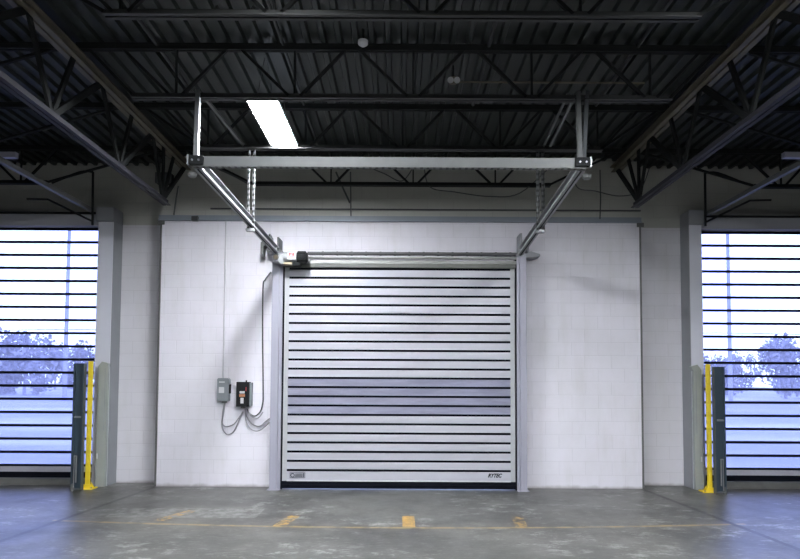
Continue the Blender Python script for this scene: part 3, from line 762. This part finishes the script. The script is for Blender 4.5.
for x, y, ln, lb in ((-.92, 3.3, 'softlens', 'unseen lit ceiling light over the middle bay just nearer the camera than the crossbar'), (2.75, 3.1, 'dimlens', 'unseen lit ceiling light over the middle bay just left of the right roof girder'), (5.0, .6, 'lens', 'unseen lit ceiling light over the right bay nearer the camera'), (-4.6, .8, 'lens', 'unseen lit ceiling light over the left bay nearer the camera'), (1.6, -.6, 'lens', 'unseen lit ceiling light over the middle bay behind the camera')):
    fixture(x, y, 4.56, lb, lens=ln)  # unseen lamps, placed to match the light and shadows on the wall

# ------------------------------------------------------------------ outside
struct('ground', MB().box(-120, 120, 9.65, 260, -.3, -.12), M['ground'], 'pale open yard outside the doors')
rnd = random.Random(4)
def tree(x, y, w_, h_, label):
    t = empty('tree', (x, y, -.12), label=label, cat='tree', group='hazy trees beyond the yard')
    q = MB(); q.tube([(x, y, -.12), (x+.1, y, h_*.4), (x-.1, y, h_*.8)], [.18, .12, .04], 7)
    for k in range(12):
        a = rnd.uniform(0, 6.28); z = rnd.uniform(.25, .7)*h_
        q.tube([(x, y, z), (x+math.cos(a)*w_*.25, y+math.sin(a)*w_*.25, z+h_*.18), (x+math.cos(a)*w_*.42, y+math.sin(a)*w_*.42, z+h_*.25)], [.06, .035, .01], 5)
    q.build('trunk', M['bark'], t)
    q = MB()
    blobs = [(rnd.uniform(-.40, .40)*w_, rnd.uniform(-.3, .3)*w_, rnd.uniform(.12, .84)*h_, rnd.uniform(.16, .26)) for _ in range(16)]
    blobs = [(a*(1.25-b2/h_*.8), c2, b2, d2) for a, c2, b2, d2 in blobs]
    for k in range(2600):
        bx_, by_, bz_, br_ = blobs[k % len(blobs)]
        v = Vector((rnd.gauss(0, 1), rnd.gauss(0, 1), rnd.gauss(0, 1))).normalized()*rnd.uniform(.4, 1)
        c = Vector((x+bx_+v.x*br_*w_, y+by_+v.y*br_*w_, max(.1, bz_+v.z*br_*h_)))
        sz = rnd.uniform(.06, .16)*max(1, w_/4)
        a = Vector((rnd.gauss(0, 1), rnd.gauss(0, 1), rnd.gauss(0, 1))).normalized()*sz
        b_ = a.cross(Vector((rnd.gauss(0, 1), rnd.gauss(0, 1), rnd.gauss(0, 1)))).normalized()*sz
        q.bm.faces.new([q.bm.verts.new(c+a), q.bm.verts.new(c+b_), q.bm.verts.new(c-a), q.bm.verts.new(c-b_)])
    q.build('foliage', M['leaf'], t)
for px, Y, wd, ph, lb in ((26, 62, 6.4, 333, 'tallest hazy tree seen through the left clear door'), (-12, 66, 6, 343, 'hazy tree at the left edge of the photo'), (56, 92, 4.0, 350, 'lower hazy tree just left of the utility pole'), (88, 74, 5, 342, 'hazy tree between the left utility pole and the left column'),
                          (784, 62, 5.4, 336, 'tallest hazy tree seen through the right clear door'), (830, 74, 6, 345, 'hazy tree at the right edge of the photo'), (741, 92, 4.0, 354, 'lower hazy tree just right of the utility pole'), (712, 74, 5, 348, 'hazy tree between the right column and the right utility pole')):
    p = at(px, ph, Y=Y)
    tree(p.x, Y, wd*1.15, p.z+.12, lb)
for px, s, nm in ((68, -1, 'left'), (730, 1, 'right')):
    p = at(px-1, 310, Y=46)
    t = empty('utility_pole', (p.x, 46, -.12), label='tall utility pole seen through the %s clear door' % nm, cat='utility pole', group='utility poles')
    q = MB(); q.tube([(p.x, 46, -.12), (p.x, 46, 15.5)], [.17, .11], 10); q.build('pole_shaft', M['pole'], t)
    q = MB(); q.box(p.x-1.1, p.x+1.1, 45.84, 45.94, 14.6, 14.75); q.build('cross_arm', M['pole'], t)
za = at(68, 329, Y=46).z
q = MB(); q.tube([(k*2.5, 46.3, za-.3*math.sin(math.pi*((k*2.5+26) % 52)/52)) for k in range(-26, 27)], .035, 5)
q.build('overhead_wire', M['wire'], label='thin overhead wire passing behind both utility poles', cat='wire')
